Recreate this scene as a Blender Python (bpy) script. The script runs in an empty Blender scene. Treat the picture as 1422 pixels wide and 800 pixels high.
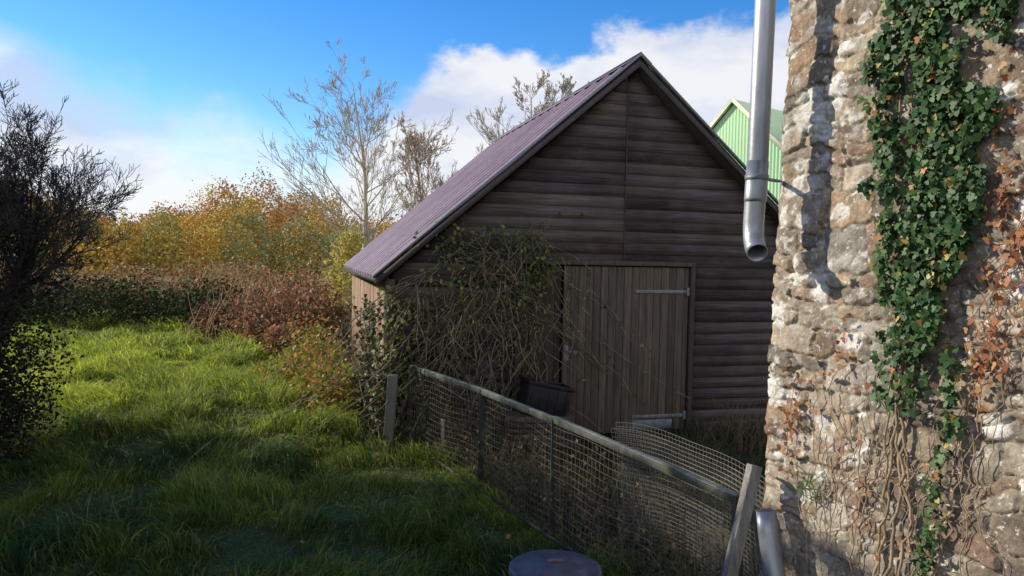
import bpy, math, random
import numpy as np
from mathutils import Matrix, Vector
random.seed(4); R=np.random.RandomState(7)
sc=bpy.context.scene
sc.view_settings.view_transform='Standard'
try: sc.view_settings.look='None'
except: pass
sc.view_settings.exposure=0
C=2.1
# ------------------------------------------------------------ helpers
def link(o,parent=None):
    sc.collection.objects.link(o)
    if parent: o.parent=parent
    return o
def empty(name,loc=(0,0,0),rz=0):
    e=bpy.data.objects.new(name,None); e.location=loc; e.rotation_euler=(0,0,rz); return link(e)
def np_mesh(name,V,F,mat,col=None,parent=None,smooth=False,mats=None,mi=None):
    V=np.asarray(V,dtype=np.float32)
    me=bpy.data.meshes.new(name)
    F=[np.asarray(f,dtype=np.int32) for f in F if len(f)]
    me.vertices.add(len(V)); me.vertices.foreach_set('co',V.ravel())
    nl=sum(f.size for f in F); npol=sum(len(f) for f in F)
    me.loops.add(nl); me.loops.foreach_set('vertex_index',np.concatenate([f.ravel() for f in F]))
    me.polygons.add(npol)
    tot=np.concatenate([np.full(len(f),f.shape[1],dtype=np.int32) for f in F])
    st=np.concatenate([[0],np.cumsum(tot)[:-1]]).astype(np.int32)
    me.polygons.foreach_set('loop_start',st)
    try: me.polygons.foreach_set('loop_total',tot)
    except: pass
    me.update(calc_edges=True)
    if smooth: me.polygons.foreach_set('use_smooth',np.ones(npol,dtype=bool))
    if col is not None:
        a=me.attributes.new('Col','FLOAT_COLOR','POINT')
        c=np.ones((len(V),4),dtype=np.float32); c[:,:3]=col; a.data.foreach_set('color',c.ravel())
    me.materials.append(mat)
    me.validate()
    return link(bpy.data.objects.new(name,me),parent)
class Geo:
    def __init__(s): s.V=[];s.F={};s.C=[];s.n=0
    def add(s,V,F,col=(1,1,1)):
        V=np.asarray(V,float); s.V.append(V); s.C.append(np.tile(np.asarray(col,float),(len(V),1)))
        for f in F: s.F.setdefault(len(f),[]).append([i+s.n for i in f])
        s.n+=len(V)
    def box(s,a,b,col=(1,1,1),M=None,jit=0):
        x0,y0,z0=a;x1,y1,z1=b
        V=np.array([(x0,y0,z0),(x1,y0,z0),(x1,y1,z0),(x0,y1,z0),(x0,y0,z1),(x1,y0,z1),(x1,y1,z1),(x0,y1,z1)],float)
        if jit: V+=R.uniform(-jit,jit,V.shape)
        if M is not None: V=np.array([tuple(M@Vector(v)) for v in V])
        s.add(V,[(0,3,2,1),(4,5,6,7),(0,1,5,4),(1,2,6,5),(2,3,7,6),(3,0,4,7)],col)
    def beam(s,p,q,w,h,col=(1,1,1)):
        p=Vector(p);q=Vector(q);d=(q-p);L=d.length;d.normalize()
        up=Vector((0,0,1)) if abs(d.z)<.9 else Vector((0,1,0))
        sd=d.cross(up).normalized();u=sd.cross(d)
        M=Matrix((( sd.x,d.x,u.x,p.x),(sd.y,d.y,u.y,p.y),(sd.z,d.z,u.z,p.z),(0,0,0,1)))
        s.box((-w/2,0,-h/2),(w/2,L,h/2),col,M)
    def obj(s,name,mat,parent=None,smooth=False,bevel=0):
        o=np_mesh(name,np.concatenate(s.V),[np.array(v) for v in s.F.values()],mat,np.concatenate(s.C),parent,smooth)
        if bevel:
            b=o.modifiers.new('b','BEVEL');b.width=bevel;b.segments=2;b.limit_method='ANGLE'
        return o
def hsh(ix,iy,seed):
    n=(ix.astype(np.int64)*374761393+iy.astype(np.int64)*668265263+seed*974711)&0x7fffffff
    n=((n^(n>>13))*1274126177)&0x7fffffff
    return ((n^(n>>16))&0xffff)/65535.
def vn(x,y,seed=0):
    x=np.asarray(x,float);y=np.asarray(y,float)
    ix=np.floor(x);iy=np.floor(y);fx=x-ix;fy=y-iy
    fx=fx*fx*(3-2*fx);fy=fy*fy*(3-2*fy)
    a=hsh(ix,iy,seed);b=hsh(ix+1,iy,seed);c=hsh(ix,iy+1,seed);d=hsh(ix+1,iy+1,seed)
    return (a+(b-a)*fx)*(1-fy)+(c+(d-c)*fx)*fy
def fbm(x,y,seed=0,o=4):
    s=0;a=.5
    for i in range(o): s=s+a*vn(x*2**i,y*2**i,seed+i*17);a*=.5
    return s/(1-.5**o)
def sst(a,b,x):
    t=np.clip((x-a)/(b-a),0,1);return t*t*(3-2*t)
# ------------------------------------------------------------ materials
def mat(name,base=(.5,.5,.5),rough=.8,attr=True,noise=None,bump=None,metal=0,transl=0,spec=.3,ramp=None):
    m=bpy.data.materials.new(name);m.use_nodes=True;nt=m.node_tree;N=nt.nodes;L=nt.links
    bs=N['Principled BSDF'];bs.inputs['Roughness'].default_value=rough;bs.inputs['Metallic'].default_value=metal
    bs.inputs['Specular IOR Level'].default_value=spec
    rgb=N.new('ShaderNodeRGB');rgb.outputs[0].default_value=(*base,1);col=rgb.outputs[0]
    def mul(a,b,f=1):
        x=N.new('ShaderNodeMix');x.data_type='RGBA';x.blend_type='MULTIPLY';x.inputs[0].default_value=f
        L.new(a,x.inputs[6]);L.new(b,x.inputs[7]);return x.outputs[2]
    if attr:
        at=N.new('ShaderNodeAttribute');at.attribute_name='Col';col=mul(col,at.outputs['Color'])
    tc=N.new('ShaderNodeTexCoord')
    def nz(scale,detail=5,vec=(1,1,1),rg=.6):
        mp=N.new('ShaderNodeMapping');mp.inputs['Scale'].default_value=vec;L.new(tc.outputs['Object'],mp.inputs[0])
        n=N.new('ShaderNodeTexNoise');n.inputs['Scale'].default_value=scale;n.inputs['Detail'].default_value=detail;n.inputs['Roughness'].default_value=rg
        L.new(mp.outputs[0],n.inputs['Vector']);return n.outputs[0]
    if noise:
        for (scale,vec,lo,hi) in noise:
            f=nz(scale,5,vec);mr=N.new('ShaderNodeMapRange');mr.inputs[1].default_value=.3;mr.inputs[2].default_value=.7
            mr.inputs[3].default_value=lo;mr.inputs[4].default_value=hi;L.new(f,mr.inputs[0]);col=mul(col,mr.outputs[0])
    if ramp:
        for (scale,vec,t0,t1,c) in ramp:
            f=nz(scale,6,vec);mr=N.new('ShaderNodeMapRange');mr.inputs[1].default_value=t0;mr.inputs[2].default_value=t1;L.new(f,mr.inputs[0])
            x=N.new('ShaderNodeMix');x.data_type='RGBA';L.new(mr.outputs[0],x.inputs[0]);L.new(col,x.inputs[6]);x.inputs[7].default_value=(*c,1);col=x.outputs[2]
    L.new(col,bs.inputs['Base Color'])
    if bump:
        f=nz(bump[0],6,bump[2] if len(bump)>2 else (1,1,1),.65);b=N.new('ShaderNodeBump');b.inputs['Strength'].default_value=1;b.inputs['Distance'].default_value=bump[1]
        L.new(f,b.inputs['Height']);L.new(b.outputs[0],bs.inputs['Normal'])
    if transl:
        tr=N.new('ShaderNodeBsdfTranslucent');L.new(col,tr.inputs[0]);mx=N.new('ShaderNodeMixShader');mx.inputs[0].default_value=transl
        L.new(bs.outputs[0],mx.inputs[1]);L.new(tr.outputs[0],mx.inputs[2]);L.new(mx.outputs[0],N['Material Output'].inputs[0])
    return m
M_leaf=mat('leaf',(1,1,1),.55,transl=.35,spec=.3)
M_far=mat('far_leaf',(1,1,1),.8,spec=.1)
M_ivy=mat('ivy_leaf',(1,1,1),.5,spec=.25)
M_grass=mat('grass_blade',(1,1,1),.6,transl=.4,spec=.2)
M_bark=mat('bark',(1,1,1),.9,spec=.1)
M_ground=mat('soil_grass',(1,1,1),.95,noise=[(3,(1,1,1),.6,1.3),(25,(1,1,1),.6,1.3)],bump=(20,.03))
M_wood=mat('weathered_board',(1,1,1),.8,noise=[(3,(.4,8,16),.6,1.45),(14,(.3,8,14),.55,1.45),(1.5,(1,1,1),.75,1.3)],
   ramp=[(1.3,(1,1,2.2),.50,.75,(.16,.145,.137))],bump=(20,.0015,(.3,5,14)),spec=.15)
M_plank=mat('door_plank',(1,1,1),.75,noise=[(3,(9,8,.5),.6,1.35),(15,(14,8,.35),.6,1.35)],bump=(20,.002,(14,5,.3)),spec=.2)
M_roof=mat('corrugated_metal',(.27,.205,.24),.5,metal=.1,noise=[(1.2,(1,1,1),.75,1.2),(14,(1,1,1),.85,1.12)],spec=.35)
M_zinc=mat('zinc',(.40,.42,.46),.42,attr=False,metal=.5,noise=[(3,(1,1,.4),.65,1.2),(30,(1,1,.3),.85,1.1)],spec=.5,bump=(40,.0008))
M_steel=mat('galvanised_steel',(.25,.29,.31),.55,attr=False,metal=.3,noise=[(20,(1,1,1),.6,1.2)])
M_rail=mat('painted_rail',(.12,.135,.12),.65,noise=[(12,(1,1,1),.6,1.5)],ramp=[(6,(1,1,1),.54,.66,(.12,.14,.07))],bump=(60,.002),metal=.15)
M_wire=mat('wire',(.15,.14,.125),.6,attr=True,metal=.2)
M_stone=mat('rubble_stone',(1,1,1),.92,noise=[(16,(1,1,1),.75,1.25),(60,(1,1,1),.7,1.3)],
   ramp=[(7,(1,1,1),.58,.67,(.48,.455,.40)),(5,(1,1,1),.64,.74,(.17,.15,.12)),(26,(1,1,1),.69,.76,(.33,.20,.11)),(34,(1,1,1),.60,.65,(.66,.65,.60))],bump=(75,.006))
M_plain=mat('painted_trim',(1,1,1),.6,noise=[(8,(1,1,1),.85,1.1)])
M_green=mat('green_cladding',(.48,.78,.44),.5,attr=False,noise=[(1,(1,1,.3),.9,1.1)])
M_black=mat('black_plastic',(.02,.02,.024),.4,attr=False,noise=[(10,(1,1,1),.7,1.5)])
M_bin=mat('bin_plastic',(.12,.10,.105),.5,attr=False,noise=[(14,(1,1,1),.7,1.3)],ramp=[(9,(1,1,1),.55,.75,(.24,.22,.18))])
M_slate=mat('slate',(.09,.095,.11),.7,attr=False,noise=[(5,(1,1,1),.7,1.3)])
# ------------------------------------------------------------ terrain
def gh(x,y):
    x=np.asarray(x,float);y=np.asarray(y,float)
    near=1-sst(25,60,np.hypot(x,y))
    b=(fbm(x*.9,y*.9,3,3)-.5)*.24*near
    lawn=sst(.2,-1.5,x+.5*(y-6))
    h=b*(.35+.65*lawn)
    h+=.16*sst(6.5,9,y)*sst(-1,-2.5,x)*near
    h+=(fbm(x*.02,y*.02,9,3)-.5)*3*sst(60,200,np.hypot(x,y))
    return h
xs=np.concatenate([-np.geomspace(700,15,30),np.arange(-14.8,8,.16),np.geomspace(8.2,700,30)])
ys=np.concatenate([-np.geomspace(300,4,14),np.arange(-3.8,28,.16),np.geomspace(28.3,900,34)])
X,Y=np.meshgrid(xs,ys);Z=gh(X,Y)
V=np.stack([X,Y,Z],-1).reshape(-1,3);nx=len(xs);ny=len(ys)
idx=np.arange(nx*ny).reshape(ny,nx);F=np.stack([idx[:-1,:-1],idx[:-1,1:],idx[1:,1:],idx[1:,:-1]],-1).reshape(-1,4)
n1=fbm(V[:,0]*.7,V[:,1]*.7,5)[:,None]
gc=np.array([.04,.055,.018])*(1-n1)+np.array([.08,.11,.03])*n1
yard=(sst(-.1,.3,V[:,0]-(1.18-.494*(V[:,1]-3.65)))*sst(14,12,V[:,1]))[:,None]
gc=gc*(1-yard)+np.array([.07,.06,.038])*yard
far=sst(25,45,V[:,1])[:,None];gc=gc*(1-far)+np.array([.2,.17,.06])*far
np_mesh('ground',V,[F],M_ground,gc,smooth=True)
# ------------------------------------------------------------ leaves & tubes
def leaf_obj(name,P,size,cols,m=M_leaf,parent=None,shape='d',nrm=None,tilt=1.):
    N=len(P);P=np.asarray(P,float);size=np.broadcast_to(size,(N,))
    n=R.normal(size=(N,3))
    if nrm is not None: n=np.asarray(nrm)+n*tilt
    n/=np.linalg.norm(n,axis=1)[:,None]
    a=R.normal(size=(N,3))
    if shape=='ivy': a=np.array([0,0,-1.])+a*.45
    a-=n*(a*n).sum(1)[:,None];a/=np.linalg.norm(a,axis=1)[:,None];b=np.cross(n,a)
    if shape=='d': T=np.array([(-.5,0,0),(0,.32,.06),(.55,0,0),(0,-.32,.06)])
    elif shape=='blade': T=np.array([(-.6,-.05,0),(-.6,.05,0),(.6,.02,.1),(.6,-.02,.1)])
    else: T=np.array([(-.32,0,0),(-.42,.22,.05),(-.12,.5,.1),(.02,.24,.05),(.3,.3,.07),(.62,0,-.02),(.3,-.3,.07),(.02,-.24,.05),(-.12,-.5,.1),(-.42,-.22,.05)])
    k=len(T)
    V=P[:,None,:]+size[:,None,None]*(T[None,:,0:1]*a[:,None,:]+T[None,:,1:2]*b[:,None,:]+T[None,:,2:3]*n[:,None,:])
    F=np.arange(N*k).reshape(N,k)
    return np_mesh(name,V.reshape(-1,3),[F],m,np.repeat(cols,k,0),parent)
def pal(N,P,w=None,var=.3):
    P=np.array(P);i=R.choice(len(P),N,p=w);c=P[i]*R.uniform(1-var,1+var,(N,1));return c
def blob(cs,n,shell=.5):
    out=[]
    for (x,y,z,rx,ry,rz) in cs:
        v=R.normal(size=(n,3));v/=np.linalg.norm(v,axis=1)[:,None]
        r=R.uniform(shell,1,(n,1))**.7
        lum=.75+.5*fbm(v[:,0]*3+x,v[:,1]*3+v[:,2]*4+y,11,3)[:,None]
        out.append(np.array([x,y,z])+v*r*lum*np.array([rx,ry,rz]))
    return np.concatenate(out)
def tubes(name,S,m,cols,ns=5,parent=None):
    S=np.asarray(S,float);p=S[:,0:3];q=S[:,3:6];r0=S[:,6];r1=S[:,7];N=len(S)
    d=q-p;L=np.linalg.norm(d,axis=1)[:,None]+1e-9;d=d/L
    up=np.where(np.abs(d[:,2:3])<.9,np.array([[0,0,1.]]),np.array([[1.,0,0]]))
    s=np.cross(d,up);s/=np.linalg.norm(s,axis=1)[:,None];u=np.cross(s,d)
    an=np.arange(ns)*2*math.pi/ns;ca=np.cos(an)[None,:,None];sa=np.sin(an)[None,:,None]
    ring=s[:,None,:]*ca+u[:,None,:]*sa
    A=p[:,None,:]+ring*r0[:,None,None];B=(q+d*L*.02)[:,None,:]+ring*r1[:,None,None]
    V=np.concatenate([A,B],1).reshape(-1,3)
    j=np.arange(ns);k=(j+1)%ns
    f=np.stack([j,k,k+ns,j+ns],1)[None]+(np.arange(N)*2*ns)[:,None,None]
    c=np.broadcast_to(np.asarray(cols,float),(N,3)) 
    return np_mesh(name,V,[f.reshape(-1,4)],m,np.repeat(c,2*ns,0),parent,smooth=True)
def nrm(v): return v/ (np.linalg.norm(v)+1e-9)
def grow(S,p,d,L,r,lev,mx,up=.12,spread=.7,wob=.16,kids=(4,6),lr=.6,tips=None,minr=.003):
    n=max(3,int(5-lev*.5)) ;step=L/n;pts=[(p,r,d)]
    for i in range(n):
        d=nrm(d+R.normal(size=3)*wob+np.array([0,0,up]));q=p+d*step
        rr=max(minr,r*(1-.75*(i+1)/n)) ; r_prev=pts[-1][1]
        S.append((*p,*q,r_prev,rr));p=q;pts.append((p,rr,d))
    if tips is not None and lev>=mx-1: tips.append(p)
    if lev>=mx: return
    for k in range(R.randint(kids[0],kids[1]+1)):
        t=R.uniform(.25,1.)*n;i=min(int(t),n-1);f=t-i
        pp=pts[i][0]*(1-f)+pts[i+1][0]*f;dd=pts[i+1][2];rr=pts[i+1][1]
        sd=R.normal(size=3);sd-=dd*sd.dot(dd);sd=nrm(sd)
        nd=nrm(dd+sd*spread*R.uniform(.7,1.4))
        grow(S,pp,nd,L*lr*R.uniform(.7,1.15)*(1.15-.4*t/n),max(minr,rr*.65),lev+1,mx,up,spread,wob,kids,lr,tips,minr)
def gz(x,y): return float(gh(x,y))
def tree(name,x,y,trunkH,r,stems,L,mx,col,**kw):
    e=empty(name,(0,0,0));S=[];base=np.array([x,y,gz(x,y)-.1]);tips=[]
    p=base;rr=r;d=np.array([0,0,1.])
    pts=[p]
    for i in range(6):
        d=nrm(d+R.normal(size=3)*.05+np.array([0,0,.2]));q=p+d*trunkH/6;S.append((*p,*q,rr*(1.25 if i==0 else 1),rr*.93));rr*=.93;p=q;pts.append(p)
    for k in range(stems):
        a=k*2*math.pi/stems+R.uniform(-.4,.4);lean=kw.get('lean',.35)*R.uniform(.5,1.3)
        i=R.randint(3,7)
        grow(S,pts[i],nrm(np.array([math.cos(a)*lean,math.sin(a)*lean,1])),L*R.uniform(.8,1.1),rr*.75,0,mx,
             kw.get('up',.1),kw.get('spread',.7),kw.get('wob',.13),kw.get('kids',(4,6)),kw.get('lr',.58),tips,kw.get('minr',.003))
    tubes('branches',S,M_bark,col,4,e)
    return e,np.array(tips),S
def leader(x,y,H,r,n,S,la,sl0=.8,minr=.004,start=.22,kids=(3,5),mx=3,spread=.55):
    p=np.array([x,y,gz(x,y)-.1]);d=np.array([R.normal()*.03,R.normal()*.03,1]);m_=16
    for i in range(m_):
        d=nrm(d+R.normal(size=3)*.035+np.array([0,0,.1]));q=p+d*H/m_;ra=r*(1-i/m_*.9);rb=r*(1-(i+1)/m_*.9)
        S.append((*p,*q,ra,rb));f=i/m_
        if f>start:
            for k in range(n):
                a=R.uniform(0,2*math.pi);sl=sl0*R.uniform(.7,1.35)
                ll=la*(1.08-f)**.75*(.6+.4*min(1,(f-.15)*4))*R.uniform(.65,1.15)
                grow(S,p+(q-p)*R.rand(),nrm(np.array([math.cos(a)*sl,math.sin(a)*sl,.75])),ll,rb*.42,0,mx,.09,spread,.09,kids,.5,None,minr)
        p=q
e=empty('bare_tree');S=[]
leader(-3.5,17,5.9,.085,2,S,3.3,.95);leader(-3.25,17.1,5.1,.06,2,S,2.9,.9)
tubes('branches',S,M_bark,(.50,.43,.33),4,e)
S=[];e=empty('bare_tree');leader(-2.7,26,6.0,.11,3,S,3.0,.9,.006,kids=(4,6));tubes('branches',S,M_bark,(.34,.24,.16),4,e)
S=[];e=empty('bare_tree');leader(.6,31,8.7,.16,3,S,4.2,1.,.0075,kids=(4,6));leader(2.2,31,9.2,.16,3,S,4.0,1.,.0075,kids=(4,6));tubes('branches',S,M_bark,(.40,.34,.28),4,e)
# dense thorn bush / hedge tree at the left
e,t,S=tree('hawthorn_tree',-5.25,7.1,.9,.15,14,2.2,4,(.07,.064,.06),lean=.7,spread=.85,kids=(5,8),lr=.55,minr=.0025,wob=.16,up=.14)
P=blob([(-5.4,7.2,2.0,1.2,1.1,.9),(-5.0,7.0,1.2,.8,.85,.9),(-4.85,7,.55,.55,.65,.7),(-6.0,7.3,1.3,1.0,1.,1.3),(-5.3,6.8,.5,.8,.7,.8)],3800,.1)
leaf_obj('ivy_foliage',P,R.uniform(.03,.055,len(P)),pal(len(P),[(.018,.022,.015),(.026,.030,.018),(.045,.042,.03)]),M_far,parent=e)
for (x,y,h,rr) in [(-8.3,6.1,5.5,1.8),(-7.8,4.0,5.9,2.0),(-7.4,1.6,5.9,2.0),(-7.3,-.8,5.9,2.1),(-7.9,-3.2,5.8,2.2)]:  # out of frame, added to cast shade on the foreground lawn and lower wall
    e,t,S=tree('offscreen_shade_tree',x,y,2,.2,6,1.7,2,(.08,.07,.05))
    P=blob([(x,y,h*.35,rr,rr*1.0,h*.34),(x,y,h*.68,rr*.85,rr*.9,h*.3)],4000,.2)
    leaf_obj('foliage',P,R.uniform(.22,.38,len(P)),pal(len(P),[(.03,.05,.02),(.05,.07,.02)]),M_far,parent=e)
# ------------------------------------------------------------ distance
cs=[];cc=[]
gold=[(.74,.48,.07),(.64,.44,.07),(.46,.40,.10),(.66,.33,.06),(.36,.36,.13),(.52,.28,.10)]
for k in range(110):
    y=R.uniform(60,110);x=R.uniform(-.80,-.10)*y
    ratio=x/y; top=(5.0+1.7*math.sin(ratio*17+1.0)+R.uniform(-1.5,1.3))*y/62
    rad=R.uniform(1.9,3.8)*y/75
    cs.append((x,y,top*.45,rad,rad,top*.58));cc.append(gold[R.randint(len(gold))])
n=1700;P=blob(cs,n,.6);cols=np.repeat(np.array(cc),n,0)*R.uniform(.65,1.3,(len(P),1))*.92+.035  # distance haze mixed into the leaf colours as a pale lift
leaf_obj('distant_woodland',P,R.uniform(.16,.36,len(P)),cols,M_far)
cs=[];cc=[]
for k in range(60):
    y=R.uniform(120,170);x=R.uniform(-.85,.9)*y
    cs.append((x,y,3.2,7,5,5.4+R.uniform(-1,1)));cc.append([(.25,.25,.22),(.32,.26,.19),(.2,.23,.18)][R.randint(3)])
P=blob(cs,500,.6);leaf_obj('far_treeline',P,R.uniform(.7,1.1,len(P)),np.repeat(np.array(cc),500,0)*R.uniform(.7,1.3,(len(P),1)),M_far)
cs=[(x,R.uniform(17.2,19.5),R.uniform(.4,.65),R.uniform(.9,1.6),1.,R.uniform(.6,1.0)) for x in np.arange(-17,-5.8,.6)]
P=blob(cs,1500,.3);leaf_obj('bramble_hedge',P,R.uniform(.05,.11,len(P)),pal(len(P),[(.03,.05,.018),(.05,.075,.025),(.09,.11,.04),(.12,.07,.04)],[.4,.3,.2,.1]),M_far)
cs=[(x,R.uniform(22,27),.6,R.uniform(.7,1.4),1.1,R.uniform(.6,1.5)) for x in np.arange(-20,-3,.5)]
P=blob(cs,1200,.35);leaf_obj('bracken_thicket',P,R.uniform(.06,.14,len(P)),pal(len(P),[(.52,.24,.12),(.54,.34,.15),(.30,.20,.11),(.36,.33,.12)]),M_far)
cs=[(-5.2,15.6,.5,.7,.7,.75),(-4.4,15.2,.6,.8,.7,.95),(-3.75,14.6,.7,.6,.7,.9),(-5.9,16.5,.45,.7,.7,.75),(-4.9,16.5,.9,.8,.7,.8),(-6.6,16.8,.4,.7,.6,.6),(-4.2,13.9,.3,.5,.5,.5)]
P=blob(cs,3000,.2);leaf_obj('dead_bracken',P,R.uniform(.045,.1,len(P)),pal(len(P),[(.42,.17,.08),(.26,.10,.06),(.50,.30,.15),(.10,.07,.04),(.20,.18,.07)]))
S=[]
for k in range(210):
    x=R.uniform(-9,-3.2);y=R.uniform(14.5,19) if x>-6.5 else R.uniform(19,20.5)
    p=np.array([x,y,gz(x,y)]);d=nrm(np.array([R.normal()*.3,R.normal()*.2,1]));h=R.uniform(.9,1.8)
    for i in range(5):
        q=p+d*h/5;S.append((*p,*q,.007,.005));p=q;d=nrm(d+np.array([R.normal()*.22,R.normal()*.2,-.12]))
tubes('dead_stalks',S,M_bark,(.42,.27,.17),3)
cs=[(-2.5,9.6,.3,.45,.5,.42),(-2.15,9.0,.35,.35,.4,.5),(-2.9,10.6,.35,.5,.6,.45),(-3.1,11.8,.35,.6,.6,.5),(-3.5,13.2,.4,.6,.7,.55),(-3.3,10.4,.25,.4,.5,.35)]
P=blob(cs,1000,.2);leaf_obj('bramble_bush',P,R.uniform(.045,.09,len(P)),pal(len(P),[(.28,.30,.05),(.17,.21,.04),(.46,.21,.06),(.48,.33,.09)],[.32,.23,.28,.17]))
cs=[(-3.55,15.4,1.6,.42,.4,.9),(-3.3,15.2,2.2,.3,.3,.45),(-3.8,16,1.2,.4,.4,.7)]
P=blob(cs,600,.2);leaf_obj('yellow_shrub',P,R.uniform(.05,.10,len(P)),pal(len(P),[(.60,.50,.1),(.36,.36,.08),(.64,.50,.15)]))
# ------------------------------------------------------------ lawn
def fence_side(x,y): return x-(1.18-.494*(y-3.65))
def blades(name,x0,x1,y0,y1,N,h,w,keep,palf):
    x=R.uniform(x0,x1,N);y=R.uniform(y0,y1,N);k=keep(x,y);x=x[k];y=y[k];N=len(x)
    cl=fbm(x*1.6,y*1.6,21,3);cl2=fbm(x*5,y*5,33,2)
    H=h*(.25+1.8*sst(.35,.7,cl)*(.4+cl2*1.1)+.7*sst(.5,.05,-fence_side(x,y)))*R.uniform(.45,1.3,N)
    W=w*R.uniform(.6,1.4,N)
    a=fbm(x*.8,y*.8,41,2)*9+R.normal(size=N)*1.2;dx=np.cos(a);dy=np.sin(a)
    b=R.uniform(0,2*math.pi,N);sx=np.cos(b)*W;sy=np.sin(b)*W
    le=H*R.uniform(.2,1.2,N);z=gh(x,y)-.01
    P0=np.stack([x-sx,y-sy,z],1);P1=np.stack([x+sx,y+sy,z],1)
    mx_=x+dx*le*.35;my=y+dy*le*.35
    P2=np.stack([mx_+sx*.8,my+sy*.8,z+H*.62],1);P3=np.stack([mx_-sx*.8,my-sy*.8,z+H*.62],1)
    P4=np.stack([x+dx*le,y+dy*le,z+H*R.uniform(.6,1,N)],1)
    V=np.stack([P0,P1,P2,P3,P4],1).reshape(-1,3);i=np.arange(N)[:,None]*5
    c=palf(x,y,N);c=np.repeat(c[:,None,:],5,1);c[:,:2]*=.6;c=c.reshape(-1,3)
    np_mesh(name,V,[i+np.array([[0,1,2,3]]),i+np.array([[3,2,4]])],M_grass,c)
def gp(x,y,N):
    n=np.clip(sst(.3,.7,fbm(x*.8,y*.8,51,3))*.50+.28*sst(.35,.65,fbm(x*3,y*3,57,3))+.75*sst(6.8,9.5,y),0,1.45)[:,None]  # sunlit mid-lawn painted into blade colour: yellower and lighter beyond the shaded foreground
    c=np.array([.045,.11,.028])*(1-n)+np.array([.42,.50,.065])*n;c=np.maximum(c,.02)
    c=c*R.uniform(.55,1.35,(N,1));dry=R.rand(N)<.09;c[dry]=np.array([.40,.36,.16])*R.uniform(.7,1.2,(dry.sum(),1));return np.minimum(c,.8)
kl=lambda x,y:(fence_side(x,y)<.05)&(x<np.where(y>7.9,-1.55-.277*(y-7.9),9))
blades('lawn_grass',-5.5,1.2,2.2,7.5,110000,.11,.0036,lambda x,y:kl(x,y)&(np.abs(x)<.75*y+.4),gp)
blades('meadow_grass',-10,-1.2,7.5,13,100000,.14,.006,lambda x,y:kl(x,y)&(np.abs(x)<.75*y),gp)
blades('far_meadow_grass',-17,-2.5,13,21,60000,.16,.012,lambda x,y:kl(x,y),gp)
def gy(x,y,N):
    c=np.array([.07,.11,.03])*R.uniform(.5,1.5,(N,1));dry=R.rand(N)<.3;c[dry]=np.array([.2,.15,.08]);return c
blades('yard_weeds',-1.2,3.2,3.8,9.4,26000,.12,.004,lambda x,y:(fence_side(x,y)>.04)&((y-8.7)-.277*(x-1.36)<-.05),gy)
N=460;x=R.uniform(-5,1,N);y=R.uniform(2.6,9,N);k=kl(x,y);x=x[k];y=y[k]
leaf_obj('fallen_leaves',np.stack([x,y,gh(x,y)+R.uniform(.05,.11,len(x))],1),R.uniform(.03,.06,len(x)),pal(len(x),[(.35,.15,.06),(.4,.25,.11),(.2,.1,.05)]),nrm=np.array([0,0,1.]),tilt=.5)
cs=[(-3.0,5.6,.08,.3,.3,.16),(-1.2,4.4,.05,.3,.3,.13),(-2.2,7.4,.1,.3,.3,.2),(-3.6,9.2,.2,.5,.4,.3),(-.6,6.1,.08,.25,.3,.2)]
P=blob(cs,260,.1);leaf_obj('lawn_weeds',P,R.uniform(.06,.16,len(P)),pal(len(P),[(.12,.17,.05),(.17,.22,.07)]),M_grass,shape='blade')
S=[]
for k in range(110):
    u_=R.uniform(.8,1.7);x=1.36+u_*.96+R.normal()*.1;y=8.7+u_*.27-R.uniform(.15,1.3)
    p=np.array([x,y,0]);d=nrm(np.array([R.normal()*.3,R.normal()*.2,1]));h=R.uniform(.2,.65)
    for i in range(5):
        q=p+d*h/5;S.append((*p,*q,.003,.0025));p=q;d=nrm(d+np.array([R.normal()*.25,R.normal()*.2,-.08]))
tubes('yard_stalks',S,M_bark,(.22,.16,.1),3)
P=[];S=[]
for k in range(300):
    s_=R.uniform(.3,4.6);o_=R.uniform(.06,.7);x=1.16-.443*s_+.897*o_;y=3.69+.897*s_+.443*o_
    p=np.array([x,y,0.]);d=nrm(np.array([R.normal()*.2,R.normal()*.2,1]));h=R.uniform(.1,.55)
    for i in range(5):
        q=p+d*h/5;S.append((*p,*q,.003,.0025));p=q;d=nrm(d+np.array([R.normal()*.2,R.normal()*.2,0]))
        for j in range(2): P.append(p+R.normal(size=3)*.03)
ye=empty('yard_nettles');tubes('stems',S,M_bark,(.2,.15,.1),3,ye)
P=np.array(P);P=P[P[:,2]>.02];leaf_obj('leaves',P,R.uniform(.02,.05,len(P)),pal(len(P),[(.09,.13,.04),(.13,.12,.06),(.2,.13,.07)]),parent=ye)
# ------------------------------------------------------------ BARN
TH=math.radians(15.5);barn=empty('wooden_barn',(1.36,8.7,0),TH)
SL=.862;AP=4.345;WU=2.93;WW=2.78
def rz(u,off=0): return AP-off-abs(u)*SL
g=Geo()
ww=WW-.02;L=6.0;zt=lambda u:rz(u,.12)
for v0,v1 in [(.06,L)]:
    V=[(-ww,v0,0),(ww,v0,0),(ww,v0,zt(ww)),(0,v0,zt(0)),(-ww,v0,zt(ww)),(-ww,v1,0),(ww,v1,0),(ww,v1,zt(ww)),(0,v1,zt(0)),(-ww,v1,zt(ww))]
    g.add(V,[(0,1,2,3,4),(9,8,7,6,5),(0,4,9,5),(1,6,7,2),(4,3,8,9),(3,2,7,8)],(.03,.025,.02))
g.obj('inner_walls',M_wood,barn)
def bcol(): 
    b=R.uniform(.6,1.4);return np.array([.100,.082,.077])*b*np.array([1,R.uniform(.95,1.04),R.uniform(.92,1.1)])
g=Geo();bh=.133;OL,OR,OT=-1.30,.79,2.02
nb=int(4.4/bh)+1
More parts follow.
